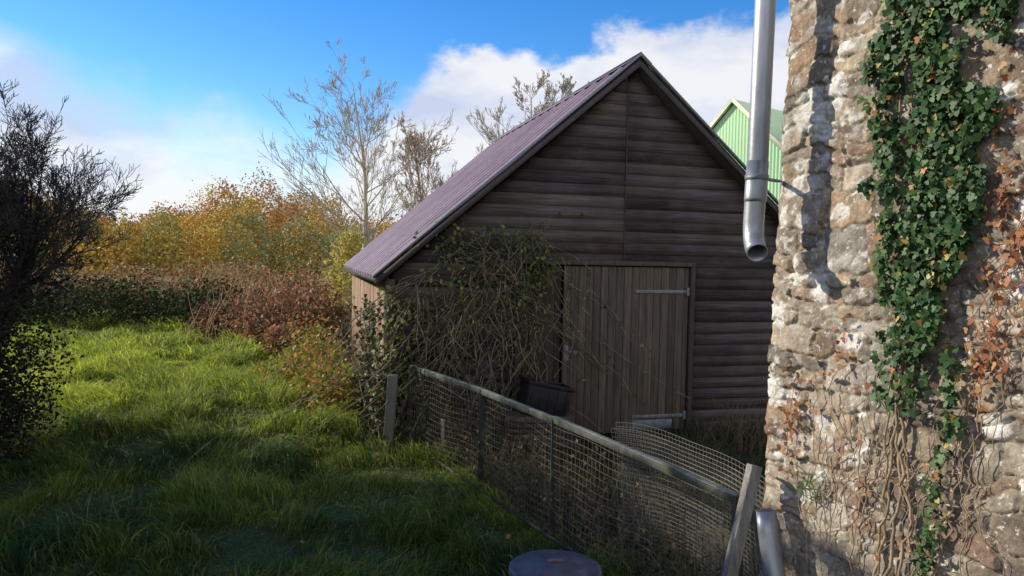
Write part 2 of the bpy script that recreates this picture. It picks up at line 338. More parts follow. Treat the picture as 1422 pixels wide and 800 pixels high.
for i in range(nb):
    z0=i*bh+.02;z1=z0+bh+.016
    def span(a,b):
        lim0=(AP-.1-z0)/SL;lim1=(AP-.1-z1)/SL
        a0=max(a,-min(WW,lim0));b0=min(b,min(WW,lim0));a1=max(a,-min(WW,max(lim1,.0)));b1=min(b,min(WW,max(lim1,.0)))
        if b0-a0<.02: return
        if b1<a1:b1=a1=(a0+b0)/2
        w=R.uniform(-.007,.007,4)
        V=[(a0,-.0055,z0+w[0]),(b0,-.0055,z0+w[1]),(b1,.001,z1+w[1]),(a1,.001,z1+w[0]),
           (a0,.02,z0+w[0]),(b0,.02,z0+w[1]),(b1,.02,z1+w[1]),(a1,.02,z1+w[0])]
        g.add(V,[(0,1,2,3),(0,4,5,1),(0,3,7,4),(1,5,6,2),(3,2,6,7)],bcol())
    s=-.07+R.uniform(-.006,.006)
    if z1<OT+.03:
        span(-WW,OL-.05);span(OR+.05,WW)
    else:
        span(-WW,s-.003);span(s+.003,WW)
g.obj('weatherboards',M_wood,barn)
g=Geo()
dk=(.085,.07,.065)
g.box((OL-.07,-.04,0),(OL,.05,OT),dk);g.box((OR,-.04,0),(OR+.06,.05,OT),dk);g.box((OL-.07,-.045,OT),(OR+.06,.05,OT+.05),(.12,.095,.085))
g.box((-.074,-.012,OT+.06),(-.066,.0,rz(.1,.15)),(.14,.12,.12))
g.obj('door_frame',M_plank,barn,bevel=.004)
g=Geo();x=-.80
while x<OR-.02:
    w=min(R.uniform(.085,.105),OR-.01-x);
    if w<.03: break
    b=R.uniform(.75,1.25);yy=R.uniform(-.003,.003)
    g.box((x,-.012+yy,.06+R.uniform(-.01,.01)),(x+w-.006,.012+yy,OT-.015),np.array([.135,.108,.082])*b);x+=w
x=OL+.01
while x<-.84:
    w=min(R.uniform(.09,.11),-.82-x)
    if w<.03: break
    g.box((x,.018,.05),(x+w-.006,.04,OT-.015),np.array([.08,.06,.05])*R.uniform(.7,1.2));x+=w
g.obj('door_leaves',M_plank,barn,bevel=.002)
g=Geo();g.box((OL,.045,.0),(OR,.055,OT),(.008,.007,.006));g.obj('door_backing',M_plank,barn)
g=Geo()
for z in (1.70,.22):
    g.box((.08,-.026,z),(.76,-.014,z+.04));g.box((.74,-.035,z-.03),(.775,-.02,z+.07))
    for k in range(4): g.box((.12+k*.17,-.031,z+.012),(.14+k*.17,-.02,z+.028))
g.box((.08,-.022,.09),(.60,-.0145,.2))
g.box((-.785,-.02,.92),(-.735,-.013,1.10));g.beam((-.76,-.02,1.03),(-.76,-.07,1.03),.015,.015);g.beam((-.76,-.065,1.03),(-.64,-.065,1.03),.016,.016)
g.obj('hinges_and_handle',M_steel,barn,bevel=.002)
g=Geo()
v=.02
while v<L:
    w=.145;zt_=rz(WW,.1)
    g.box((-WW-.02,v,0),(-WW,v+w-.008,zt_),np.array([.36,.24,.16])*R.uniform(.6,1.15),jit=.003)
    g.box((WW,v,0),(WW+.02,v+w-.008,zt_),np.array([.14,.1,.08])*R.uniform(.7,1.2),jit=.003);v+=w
g.box((-WW-.045,-.03,0),(-WW+.06,.02,rz(WW,.12)),(.15,.12,.1))
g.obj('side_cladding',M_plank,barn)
def roofside(sg):
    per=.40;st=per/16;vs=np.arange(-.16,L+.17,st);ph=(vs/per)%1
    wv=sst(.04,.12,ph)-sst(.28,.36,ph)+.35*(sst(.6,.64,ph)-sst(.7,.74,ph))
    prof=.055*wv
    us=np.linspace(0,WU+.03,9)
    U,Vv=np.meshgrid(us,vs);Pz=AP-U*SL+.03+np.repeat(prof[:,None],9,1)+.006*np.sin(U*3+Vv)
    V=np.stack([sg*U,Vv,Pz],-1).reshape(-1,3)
    cc=np.repeat((.42+.75*wv)[:,None],9,1).reshape(-1,1)*np.array([[1,1,1]])  # rib shading put into the vertex colour: dark valleys, light crests
    idx=np.arange(len(V)).reshape(len(vs),9);F=np.stack([idx[:-1,:-1],idx[:-1,1:],idx[1:,1:],idx[1:,:-1]],-1).reshape(-1,4)
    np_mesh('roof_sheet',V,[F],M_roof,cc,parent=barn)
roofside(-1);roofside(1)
g=Geo()
for sg in(-1,1):
    def q(u,v,o): return (sg*u,v,AP-u*SL+o)
    def slab(u0,u1,v0,v1,o0,o1,col):
        V=[q(u0,v0,o0),q(u1,v0,o0),q(u1,v1,o0),q(u0,v1,o0),q(u0,v0,o1),q(u1,v0,o1),q(u1,v1,o1),q(u0,v1,o1)]
        F=[(0,3,2,1),(4,5,6,7),(0,1,5,4),(1,2,6,5),(2,3,7,6),(3,0,4,7)]
        if sg<0:F=[tuple(reversed(f)) for f in F]
        g.add(V,F,col)
    slab(0.0,WU,-.15,-.125,-.06,.02,(.10,.085,.09))
    slab(-.0,WU+.03,-.175,-.13,.055,.088,(.36,.36,.38) if sg<0 else (.20,.25,.22))
    slab(0,.14,-.17,L+.17,.09,.10,(.2,.17,.19))
    slab(0,WU,-.12,L+.12,-.06,.0,(.06,.05,.045))
g.obj('barge_boards',M_plain,barn)
# ------------------------------------------------------------ climbing plants on the barn
def bw(u,v,z): 
    c,s=math.cos(TH),math.sin(TH);return np.array([1.36+u*c-v*s,8.7+u*s+v*c,z])
vine=empty('climbing_vine');S=[];LP=[]
for k in range(135):
    u=R.uniform(-2.6,-1.1);zt_=R.uniform(1.3,2.4) if u>-2.3 else R.uniform(1.2,rz(u,.3))
    z=zt_;v=-R.uniform(.03,.2)
    rise=R.rand()<.35
    p=bw(u,v,z);du=R.normal()*.5;dz=R.uniform(.2,.9) if rise else -.3;dv=-R.uniform(0,.4)
    n=R.randint(9,22)
    for i in range(n):
        u+=du*.07;z+=dz*.07;v=min(-.03,v+dv*.06);dz=max(-1.2,dz-.16+R.normal()*.12);du+=R.normal()*.28;dv=dv*.85+R.normal()*.15;v=max(v,-.42)
        if z<.15:break
        z=min(z,rz(u,.2))
        q=bw(u,v,z);S.append((*p,*q,.004,.0035));p=q
        if R.rand()<(.75 if z>1.5 else .3): LP.append(q+R.normal(size=3)*.035)
for k in range(80):
    u=R.uniform(-2.75,-1.35);p=bw(u,-.06,.1);d=nrm(np.array([R.normal()*.25,R.normal()*.15,1]));h=R.uniform(.8,2.1)
    for i in range(12):
        d=nrm(d+R.normal(size=3)*.22+np.array([0,0,.1]));q=p+d*h/12
        if q[2]>2.3:break
        S.append((*p,*q,.005,.0045));p=q
        if R.rand()<.15: LP.append(q+R.normal(size=3)*.05)
sc_=np.tile(np.array([[.24,.19,.13]]),(len(S),1))*R.uniform(.4,1.7,(len(S),1))
tubes('stems',S,M_bark,sc_,4,vine)
for (uc,zc,su,sz,n) in [(-1.15,2.05,.12,.14,150),(-1.25,1.75,.16,.16,90),(-1.6,2.35,.22,.08,70),(-2.15,2.2,.15,.12,70),(-1.35,1.2,.15,.35,110),(-2.0,1.7,.2,.3,70)]:
    for k in range(n): LP.append(bw(uc+R.normal()*su,-.05-abs(R.normal())*.1,zc+R.normal()*sz))
LP=np.array(LP);leaf_obj('leaves',LP,R.uniform(.035,.07,len(LP)),pal(len(LP),[(.15,.22,.055),(.28,.34,.10),(.08,.13,.035),(.36,.35,.12)],[.35,.3,.25,.1]),parent=vine)
P=[]
for k in range(1500):
    u=R.uniform(-2.95,-1.7);z=R.uniform(.05,1.7)*R.uniform(.35,1)
    if R.rand()<sst(-2.5,-1.75,u)*.85:continue
    P.append(bw(u,-abs(R.normal())*.1-.03,z))
for k in range(1300):
    P.append(bw(-2.83-abs(R.normal())*.07,R.uniform(-.1,2.2),R.uniform(0,1.6)*R.uniform(.3,1)))
P=np.array(P);leaf_obj('ivy_leaves',P,R.uniform(.04,.07,len(P)),pal(len(P),[(.045,.065,.025),(.07,.095,.035),(.10,.07,.045)]),M_ivy,vine,'ivy',nrm=np.array([-.3,-1,.2]),tilt=.7)
P=[]
for k in range(260):
    P.append(bw(-2.74+R.normal()*.13,-.1-abs(R.normal())*.08,R.uniform(.6,1.75)))
P=np.array(P);leaf_obj('corner_leaves',P,R.uniform(.04,.075,len(P)),pal(len(P),[(.16,.22,.05),(.26,.28,.08)]),parent=vine)
# ------------------------------------------------------------ FENCE
fence=empty('wire_fence');A=np.array([1.16,3.69]);dF=nrm(np.array([-.494,1.]));LF=4.72
def fp(s,z,off=0): 
    off=off-max(0,s-3.17)*.09
    return (A[0]+dF[0]*s+dF[1]*off,A[1]+dF[1]*s-dF[0]*off,z)
g=Geo()
top=.935
for a,b in [(0,1.88),(1.88,3.16),(3.16,LF)]:
    za=top+R.uniform(-.01,.01);zb=top+R.uniform(-.01,.01)
    g.beam(fp(a,za),fp(b,zb),.042,.008,(1.3,1.3,1.25));g.beam(fp(a,za-.024,-.019),fp(b,zb-.024,-.019),.006,.038,(.6,.6,.58))
for s in (.0,1.87,3.17,LF): g.box((fp(s,0)[0]-.024,fp(s,0)[1]-.024,-.1),(fp(s,0)[0]+.024,fp(s,0)[1]+.024,top-.008),(.28,.28,.28))
g.beam(fp(0,.08),fp(LF,.1),.02,.02,(.4,.36,.32))
g.obj('rails_and_posts',M_rail,fence,bevel=.003)
def wobz(s,z): return .02*math.sin(s*2.3+z*2)+.012*math.sin(s*7+z*5)
S=[];sp=.052
for s in np.arange(.0,LF,sp):
    zz=np.linspace(.04,top-.02,9)
    for a,b in zip(zz[:-1],zz[1:]): S.append((*fp(s+wobz(s,a)*.6,a,wobz(s,a)),*fp(s+wobz(s,b)*.6,b,wobz(s,b)),.0016,.0016))
for z in np.arange(.05,top-.02,sp):
    ss=np.arange(0,LF,.13)
    for a,b in zip(ss[:-1],ss[1:]): S.append((*fp(a,z+wobz(a,z)*.4,wobz(a,z)),*fp(b,z+wobz(b,z)*.4,wobz(b,z)),.0016,.0016))
tubes('wire_mesh',S,M_wire,(.9,.82,.74),4,fence)
roll=empty('wire_mesh_roll');S=[]
def rp(a,b):
    x=.70+.62*a+.10*math.sin(a*math.pi)+.12*(1-b);y=5.15-1.25*a+.32*math.sin(a*math.pi)*(1-.3*b)-.1*b;return (x,y,.02+(.92-.02*a+.012*math.sin(a*9))*b)
na,nb_=42,30
for layer in (0,.035):
    for i in range(na+1):
        for j in range(nb_):
            p=np.array(rp(i/na,j/nb_));q=np.array(rp(i/na,(j+1)/nb_));S.append((*(p+layer),*(q+layer),.0015,.0015))
    for j in range(nb_+1):
        for i in range(na):
            p=np.array(rp(i/na,j/nb_));q=np.array(rp((i+1)/na,j/nb_));S.append((*(p+layer),*(q+layer),.0015,.0015))
tubes('wires',S,M_wire,(1.6,1.6,1.6),4,roll)
g=Geo();g.beam((-1.27,7.72,0),(-1.20,7.6,.86),.10,.07,(.17,.17,.15));g.obj('concrete_post',M_plain,bevel=.006)
g=Geo();g.beam((-.66,7.5,0.02),(-.68,7.55,.42),.03,.07,(.34,.33,.30));g.obj('white_board',M_plain,bevel=.004)
g=Geo();g.beam((1.02,3.5,.35),(1.21,3.62,1.10),.055,.075,(.24,.225,.2));g.beam((1.02,3.5,.36),(.98,3.48,-.05),.05,.07,(.22,.21,.18))
g.obj('leaning_timber',M_plank,bevel=.004)
# ------------------------------------------------------------ lathe
def lathe(name,prof,m,parent=None,n=40,loc=(0,0,0)):
    V=[];F=[]
    for r,z in prof:
        for k in range(n):
            a=2*math.pi*k/n;V.append((loc[0]+r*math.cos(a),loc[1]+r*math.sin(a),loc[2]+z))
    for i in range(len(prof)-1):
        for k in range(n): F.append((i*n+k,i*n+(k+1)%n,(i+1)*n+(k+1)%n,(i+1)*n+k))
    return np_mesh(name,V,[np.array(F)],m,np.ones((len(V),3)),parent,smooth=True)
binn=empty('dustbin')
bl=(.235,3.52,.035)
o=lathe('body',[(.001,0),(.17,0),(.175,.02),(.195,.5),(.205,.52),(.205,.54),(.19,.54)],M_bin,binn,loc=bl)
o=lathe('lid',[(.19,.535),(.222,.535),(.225,.55),(.222,.575),(.205,.582),(.19,.575),(.17,.585),(.08,.595),(.07,.602),(.001,.603)],M_bin,binn,loc=bl)
g=Geo();g.box((.195,3.512,.638),(.275,3.528,.658));g.obj('lid_handle',M_bin,binn,bevel=.005)
g=Geo();Mx=Matrix.Translation((.33,8.05,.40))@Matrix.Rotation(.3,4,'Z')@Matrix.Rotation(.22,4,'Y')
for a,b in [((-.24,-.16,0),(.24,.16,.02)),((-.24,-.17,.0),(.24,-.15,.32)),((-.24,.15,.0),(.24,.17,.32)),((-.25,-.15,0),(-.23,.15,.32)),((.23,-.15,0),(.25,.15,.32)),
            ((-.27,-.19,.31),(.27,-.165,.35)),((-.27,.165,.31),(.27,.19,.35)),((-.27,-.165,.31),(-.245,.165,.35)),((.245,-.165,.31),(.27,.165,.35))]:
    g.box(a,b,(1,1,1),Mx)
for k in range(5): g.box((-.2+k*.1-.008,-.178,.03),(-.2+k*.1+.008,-.168,.3),(1,1,1),Mx)
g.obj('plastic_crate',M_black,bevel=.004)
g=Geo()
for i in range(6):
    z=.02+i*.065;g.box((-.05+R.uniform(-.1,.03),7.85+R.uniform(-.05,.05),z),(.62+R.uniform(-.05,.1),8.15,z+.05),np.array([.12,.09,.07])*R.uniform(.7,1.4))
g.obj('timber_stack',M_plank,bevel=.004)
# ------------------------------------------------------------ STONE HOUSE
house=empty('stone_house')
C0=np.array([1.285,3.75]);d=nrm(np.array([.45,-.89]));n1_=np.array([d[1],-d[0]])
if n1_[0]>0:n1_=-n1_
e2=np.array([-d[1],d[0]]);  e2=e2 if e2[0]>0 else -e2
n2=-d
HT=4.9
ts=np.concatenate([np.arange(-3.5,-.3,.05),np.arange(-.3,1.9,.0078),np.arange(1.9,6.5,.04)])
zs=np.arange(-.1,HT,.0082)
T,Zz=np.meshgrid(ts,zs)
Tw=T+(fbm(T*5,Zz*5,71,3)-.5)*.12+(fbm(T*18,Zz*18,73,2)-.5)*.03;Zw=Zz+(fbm(T*4,Zz*4,83,3)-.5)*.15+(fbm(T*18,Zz*18,77,2)-.5)*.03
rows=[-.3]
while rows[-1]<HT+.3: rows.append(rows[-1]+R.choice([.05,.07,.10,.13,.18],p=[.18,.24,.26,.2,.12]))
rows=np.array(rows);ri=np.clip(np.searchsorted(rows,Zw)-1,0,len(rows)-2)
dist=np.zeros_like(T);colr=np.zeros(T.shape+(3,));hgt=np.zeros_like(T)
PAL=np.array([(.36,.30,.225),(.43,.36,.275),(.27,.22,.165),(.48,.415,.325),(.38,.285,.20),(.32,.28,.225),(.52,.465,.385),(.42,.33,.23),(.24,.205,.17),(.46,.385,.28),(.38,.35,.305),(.33,.225,.165),(.41,.35,.27)])
for r in range(len(rows)-1):
    mk=ri==r
    if not mk.any():continue
    z0,z1=rows[r],rows[r+1]
    eg=[-4.]
    while eg[-1]<-.15: eg.append(eg[-1]+R.uniform(.1,.32))
    eg[-1]=-.22 if r%2 else -.36
    eg.append(.3 if r%2 else .17)
    while eg[-1]<7: eg.append(eg[-1]+R.uniform(.07,.3))
    eg=np.array(eg);t=Tw[mk];z=Zw[mk];k=np.clip(np.searchsorted(eg,t)-1,0,len(eg)-2)
    split=(R.rand(len(eg))<.35)&(z1-z0>.10);zm=z0+(z1-z0)*R.uniform(.35,.65,len(eg))
    lo=np.where(split[k]&(z>zm[k]),zm[k],z0);hi=np.where(split[k]&(z<=zm[k]),zm[k],z1)
    top_=(split[k]&(z>zm[k])).astype(int)
    dx=np.minimum(t-eg[k],eg[k+1]-t);dz=np.minimum(z-lo,hi-z)
    rad=.022;ax=np.clip(rad-dx,0,None);az=np.clip(rad-dz,0,None)
    dist[mk]=rad-np.hypot(ax,az)
    pc=PAL[R.randint(len(PAL),size=(len(eg),2))]*R.uniform(.75,1.15,(len(eg),2,1));hh=R.uniform(.001,.014,(len(eg),2));sl=R.uniform(-.08,.08,(len(eg),2,2))
    colr[mk]=pc[k,top_];hgt[mk]=hh[k,top_]+sl[k,top_,0]*(t-(eg[k]+eg[k+1])/2)+sl[k,top_,1]*(z-(lo+hi)/2)
edge=sst(.001,.009,dist+(fbm(T*30,Zz*30,91,2)-.5)*.014)
bury=sst(.55,.70,fbm(T*2.5+3,Zz*2.5,93,3))
H=edge*(.007+np.clip(hgt,-.003,.022))*(1-.5*bury)+(fbm(T*20,Zz*20,95,4)-.5)*.016+(fbm(T*1.2,Zz*1.2,99,2)-.5)*.045
mort=np.array([.53,.46,.365])*(0.72+.5*fbm(T*8,Zz*8,101,3))[...,None]
colr=colr*(.66+.68*fbm(T*18,Zz*22,105,3))[...,None]
rust=sst(.62,.74,fbm(T*3+9,Zz*3,111,4))[...,None];colr=colr*(1-.4*rust)+np.array([.40,.24,.13])*.4*rust
es=(edge*(1-.3*bury))[...,None]
colr=mort*(1-es)+colr*es
crack=np.exp(-((dist-.004)/.004)**2)*(.4+.6*fbm(T*7,Zz*7,98,2));colr*=(1-.5*crack)[...,None]
dark=sst(.5,.75,fbm(T*2,Zz*2.5,121,3))[...,None];colr*=1-.25*dark
lich=[(.22,2.82,.10),(.30,2.72,.06),(.28,2.0,.06),(.33,1.95,.065),(.20,2.05,.045),(.03,1.47,.065),(.50,1.78,.06),(.13,2.45,.035),(.17,2.47,.025),(.24,2.45,.035),(.05,1.85,.08),(.1,2.2,.03),(.18,2.12,.025),(1.2,2.05,.07),(1.15,1.5,.05),(.36,2.9,.04),(.42,2.35,.04),(.6,1.3,.04),(1.3,2.6,.05),(.3,1.0,.04)]
for k in range(100): lich.append((R.uniform(0,.6) if R.rand()<.7 else R.uniform(1.1,1.5),R.uniform(1.0,3.4),R.uniform(.01,.045)))
lm=np.zeros_like(T)
wt=T+(fbm(T*16,Zz*16,131,3)-.5)*.12;wz=Zz+(fbm(T*16,Zz*16,141,3)-.5)*.12
for (a,b,r) in lich: lm=np.maximum(lm,sst(r,r*.8,np.hypot(wt-a,(wz-b)*.85)))
lm*=(.6+.4*sst(.35,.6,fbm(T*45,Zz*45,151,2)));colr=colr*(1-lm[...,None])+np.array([.80,.79,.74])*lm[...,None]
w=np.clip((T+.035)/.07,0,1)[...,None]
bx=np.where(T[...,None]>=0,C0+d*T[...,None],C0+e2*(-T[...,None]))
nn=n1_*w+n2*(1-w);nn/=np.linalg.norm(nn,axis=-1)[...,None]
XY=bx+nn*(H[...,None]-.03*np.exp(-(T[...,None]/.04)**2));XY[...,0]+=.018*(Zz-1.5)
V=np.concatenate([XY,Zz[...,None]],-1).reshape(-1,3)
idx=np.arange(T.size).reshape(T.shape);F=np.stack([idx[:-1,:-1],idx[:-1,1:],idx[1:,1:],idx[1:,:-1]],-1).reshape(-1,4)
np_mesh('rubble_walls',V,[F],M_stone,colr.reshape(-1,3)*.9,house,smooth=True)
g=Geo();a=C0+d*6.4;b=C0;c_=C0+e2*3.4;dd=C0+e2*3.4+d*6.4
ins=lambda p:(p[0]+e2[0]*.1,p[1]+e2[1]*.1)
q=[ins(b+d*.1),ins(a),ins(dd),ins(c_+d*.1)]
V=[(*p,-.1) for p in q]+[(*p,HT-.05) for p in q];g.add(V,[(0,1,5,4),(1,2,6,5),(2,3,7,6),(3,0,4,7),(4,5,6,7)],(.35,.29,.22));g.obj('core_walls',M_stone,house)
g=Geo()
r0=[C0-d*.1-e2*.1,C0+d*6.5-e2*.1,C0+d*6.5+e2*1.7,C0-d*.1+e2*1.7,C0-d*.1+e2*3.6,C0+d*6.5+e2*3.6]
zr=[HT,HT,HT+1.8,HT+1.8,HT,HT]
V=[(*p,z) for p,z in zip(r0,zr)];V+=[(x,y,z+.1) for x,y,z in V]
g.add(V,[(0,1,2,3),(3,2,5,4),(6,9,8,7),(9,10,11,8),(0,6,7,1),(4,5,11,10),(0,3,9,6),(3,4,10,9),(1,7,8,2),(2,8,11,5)]);g.obj('slate_roof',M_slate,house)
def wp(t,z,o=.05):
    p=C0+d*t+n1_*o;return np.array([p[0]+.018*(z-1.5),p[1],z])
dp=empty('downpipe')
def pipe(name,pts,r,m,parent,ns=24):
    V=[];F=[];P=[Vector(p) for p in pts];ref=Vector((0,1,.1)).normalized()
    rr=[r]*len(P) if not isinstance(r,(list,tuple)) else r
    for i,p in enumerate(P):
        dd=(P[min(i+1,len(P)-1)]-P[max(i-1,0)]).normalized();s=dd.cross(ref).normalized();u=s.cross(dd)
        for k in range(ns):
            a=2*math.pi*k/ns;V.append(tuple(p+(s*math.cos(a)+u*math.sin(a))*rr[i]))
    for i in range(len(P)-1):
        for k in range(ns):F.append((i*ns+k,i*ns+(k+1)%ns,(i+1)*ns+(k+1)%ns,(i+1)*ns+k))
    o=np_mesh(name,V,[np.array(F)],m,np.ones((len(V),3)),parent,smooth=True)
    s=o.modifiers.new('s','SOLIDIFY');s.thickness=.004;s.offset=-1
    return o
px,py=1.15,3.58
pipe('pipe',[(px+.045,py+.03,4.9),(px+.03,py+.02,3.6),(px+.012,py+.005,2.6),(px,py,2.28),(px,py-.004,2.235),(px-.002,py-.02,2.20),(px-.004,py-.05,2.165),(px-.006,py-.09,2.14)],.0445,M_zinc,dp)
pipe('socket',[(px+.012,py+.005,2.56),(px+.012,py+.005,2.575),(px+.006,py+.003,2.40),(px+.006,py+.003,2.385)],.0485,M_zinc,dp)
g=Geo()
for z in (2.5,3.45): g.beam((px+.02,py+.0,z),wp(.03,z,.0),.03,.01)
g.obj('brackets',M_steel,dp)
for z in (2.5,3.45): pipe('collar',[(px+.012+(z-2.6)*.018,py+.006,z-.012),(px+.012+(z-2.6)*.018,py+.006,z+.012)],.0515,M_steel,dp)
lp=empty('drain_pipe')
pipe('pipe',[(1.245,3.55,.90),(1.25,3.53,.8),(1.29,3.42,.45),(1.33,3.34,.1),(1.34,3.3,-.1)],.048,M_zinc,lp)
# ------------------------------------------------------------ ivy on the house
ivy=empty('climbing_ivy')
prof=[(3.9,.56,1.16),(3.2,.56,1.12),(2.6,.58,1.06),(2.3,.63,1.02),(2.0,.67,.99),(1.85,.70,.92),(1.75,.73,.88)]
pz=np.array([p[0] for p in prof])[::-1];pa=np.array([p[1] for p in prof])[::-1];pb=np.array([p[2] for p in prof])[::-1]
P=[]
for k in range(9500):
    z=R.uniform(1.70,4.2);a=np.interp(z,pz,pa);b=np.interp(z,pz,pb)
    t=R.uniform(a-.04,b+.04);dn=float(fbm(np.array([t*8+2]),np.array([z*6]),205,3)[0])
    thr=.31+.16*(abs(t-(a+b)/2)/((b-a)/2))**3+(.12 if z<2.0 else 0)
    if .71<t<.77 and z<3.0 and R.rand()<.8: continue
    if dn<thr: continue
    P.append(wp(t,z,.035+R.uniform(0,.06)))
for k in range(360):
    z=R.uniform(.3,1.8);t=.965+.03*math.sin(z*5)+R.normal()*.02
    if R.rand()<.8: P.append(wp(t,z,.035+R.uniform(0,.035)))
for k in range(130):
    P.append(wp(R.uniform(.66,.9),R.uniform(1.5,1.85),.04+R.uniform(0,.03)))
P=np.array(P);cols=pal(len(P),[(.040,.095,.03),(.056,.122,.038),(.03,.065,.022),(.095,.155,.05),(.36,.27,.07),(.34,.16,.06)],[.36,.29,.20,.10,.03,.02])
leaf_obj('leaves',P,R.uniform(.02,.042,len(P)),cols,M_ivy,ivy,'ivy',nrm=np.array([*n1_,.15]),tilt=.45)
S=[]
def strand(t,z,zt_,r,wig=.12,tgt=None):
    p=wp(t,z,.03)
    while z<zt_:
        z+=.04;t+=R.normal()*.04*wig*4;
        if tgt is not None:t+=(tgt-t)*.06
        q=wp(t,z,.026+R.uniform(-.004,.006));S.append((*p,*q,r,r*.98));p=q;r=max(.002,r*.992)
        if R.rand()<.05: 
            qq=q.copy();tt=t;z2=z
            for i in range(R.randint(2,6)):
                tt+=R.normal()*.03;z2+=R.uniform(.0,.04);q2=wp(tt,z2,.024);S.append((*qq,*q2,.0016,.0013));qq=q2
for t0,r,tg in [(.74,.009,.78),(.80,.008,.74),(.86,.006,.8),(.92,.005,.96),(.70,.004,.66),(.97,.005,1.0),(.62,.003,.6),(.5,.0028,.48),(.4,.0025,.42),(.78,.0075,.76),(.73,.0065,.75),(1.08,.003,1.12),(.3,.0025,.34)]:
    strand(t0,0,3.4 if r>.0055 else R.uniform(1.2,1.9),r,.08,tg)
for k in range(18): strand(R.uniform(.15,1.2),R.uniform(.3,1.2),R.uniform(1.2,1.7),.0018,.14)
sc_=np.tile(np.array([[.32,.24,.16]]),(len(S),1))*R.uniform(.7,1.3,(len(S),1))
tubes('stems',S,M_bark,sc_,5,ivy)
S=[];P=[]
cr=empty('autumn_creeper')
for k in range(22):
    t=1.16+R.normal()*.03;z=R.uniform(1.6,2.2);p=wp(t,z,.03);zt_=z+R.uniform(.2,.5)
    while z<zt_:
        z+=.03;t+=R.normal()*.022;q=wp(t,z,.03);S.append((*p,*q,.0016,.0016));p=q
        if R.rand()<.26:P.append(wp(t+R.normal()*.015,z,.045))
for (tc_,zc,n,st,sz) in [(.22,1.35,46,.035,.12),(.40,1.5,12,.05,.1),(.48,1.8,14,.03,.08),(1.1,1.75,36,.04,.1),(.62,1.2,10,.06,.15),(1.12,2.3,26,.02,.3)]:
    for k in range(n): P.append(wp(tc_+R.normal()*st,zc+R.normal()*sz,.045))
tubes('stems',S,M_bark,(.3,.14,.07),4,cr)
P=np.array(P);leaf_obj('leaves',P,R.uniform(.018,.036,len(P)),pal(len(P),[(.46,.20,.09),(.36,.14,.07),(.48,.29,.14)]),M_leaf,cr,'ivy',nrm=np.array([*n1_,.2]),tilt=.5)
P=np.array([wp(.36+R.normal()*.05,1.05+R.normal()*.04,.05) for k in range(60)]);leaf_obj('wall_fern',P,R.uniform(.03,.07,60),pal(60,[(.13,.2,.06)]),M_grass,shape='blade')
# ------------------------------------------------------------ green shed far right
gs=empty('green_shed',(5.95,20.5,0));g=Geo()
gd=nrm(np.array([.62,-.78]));gl=nrm(np.array([.78,.62]))
def G(a,b,z): return (gd[0]*a+gl[0]*b,gd[1]*a+gl[1]*b,z)
HW=2.2;AZ=6.4;EZ=4.35
V=[G(-HW,0,0),G(HW,0,0),G(HW,0,EZ),G(0,0,AZ),G(-HW,0,EZ)]+[G(-HW,7,0),G(HW,7,0),G(HW,7,EZ),G(0,7,AZ),G(-HW,7,EZ)]
g.add(V,[(0,1,2,3,4),(9,8,7,6,5),(0,4,9,5),(1,6,7,2)])
for k in range(44):
    a=-HW+.03+k*.1;zt_=AZ-max(abs(a),abs(a+.05))*(AZ-EZ)/HW-.03
    g.add([G(a,-.007,0),G(a+.04,-.007,0),G(a+.04,-.007,zt_),G(a,-.007,zt_),G(a-.01,.0,0),G(a+.05,.0,0),G(a+.05,.0,zt_),G(a-.01,.0,zt_)],[(0,1,2,3),(0,3,7,4),(1,5,6,2)])
g.obj('walls',M_green,gs)
g=Geo();g2=Geo()
for sg in(-1,1):
    for (G0,b0,b1,th,c) in ((g,-.12,-.04,.12,(.78,.78,.55)),(g2,-.04,7.1,.08,(.3,.42,.28))):
        V=[G(0,b0,AZ+.02),G(sg*(HW+.12),b0,EZ-.09),G(sg*(HW+.12),b1,EZ-.09),G(0,b1,AZ+.02)];V+=[(x,y,z+th) for x,y,z in V]
        G0.add(V,[(0,1,2,3),(4,5,6,7),(0,1,5,4),(1,2,6,5),(2,3,7,6),(3,0,4,7)],c)
g.obj('verge_trim',M_plain,gs);g2.obj('roof',M_plain,gs)
# ------------------------------------------------------------ world
w=bpy.data.worlds.new('World');sc.world=w;w.use_nodes=True;nt=w.node_tree;N=nt.nodes;L_=nt.links;N.clear()
out=N.new('ShaderNodeOutputWorld');sky=N.new('ShaderNodeTexSky');sky.sky_type='NISHITA';sky.sun_disc=False
EL=math.radians(25);az=math.atan2(-.93,.30);sky.sun_elevation=EL;sky.sun_rotation=az;sky.air_density=1.;sky.dust_density=.1;sky.ozone_density=3
hs=N.new('ShaderNodeHueSaturation');hs.inputs['Hue'].default_value=.51;hs.inputs['Saturation'].default_value=1.38;hs.inputs['Value'].default_value=1.32;L_.new(sky.outputs[0],hs.inputs['Color'])
bg=N.new('ShaderNodeBackground');bg.inputs[1].default_value=.15;L_.new(hs.outputs[0],bg.inputs[0])
tc=N.new('ShaderNodeTexCoord');sp_=N.new('ShaderNodeSeparateXYZ');L_.new(tc.outputs['Generated'],sp_.inputs[0])
def mth(op,a,b=None,cl=False):
    n=N.new('ShaderNodeMath');n.operation=op;n.use_clamp=cl
    for i,v in enumerate((a,b)):
        if v is None:continue
        if isinstance(v,(int,float)):n.inputs[i].default_value=v
        else:L_.new(v,n.inputs[i])
    return n.outputs[0]
def mrange(src,a,b,c,d,smooth=False):
    m=N.new('ShaderNodeMapRange');L_.new(src,m.inputs[0])
    if smooth:m.interpolation_type='SMOOTHSTEP'
    for i,v in enumerate((a,b,c,d)):
        if isinstance(v,(int,float)):m.inputs[i+1].default_value=v
        else:L_.new(v,m.inputs[i+1])
    return m.outputs[0]
azn=mth('ARCTAN2',sp_.outputs[0],sp_.outputs[1])
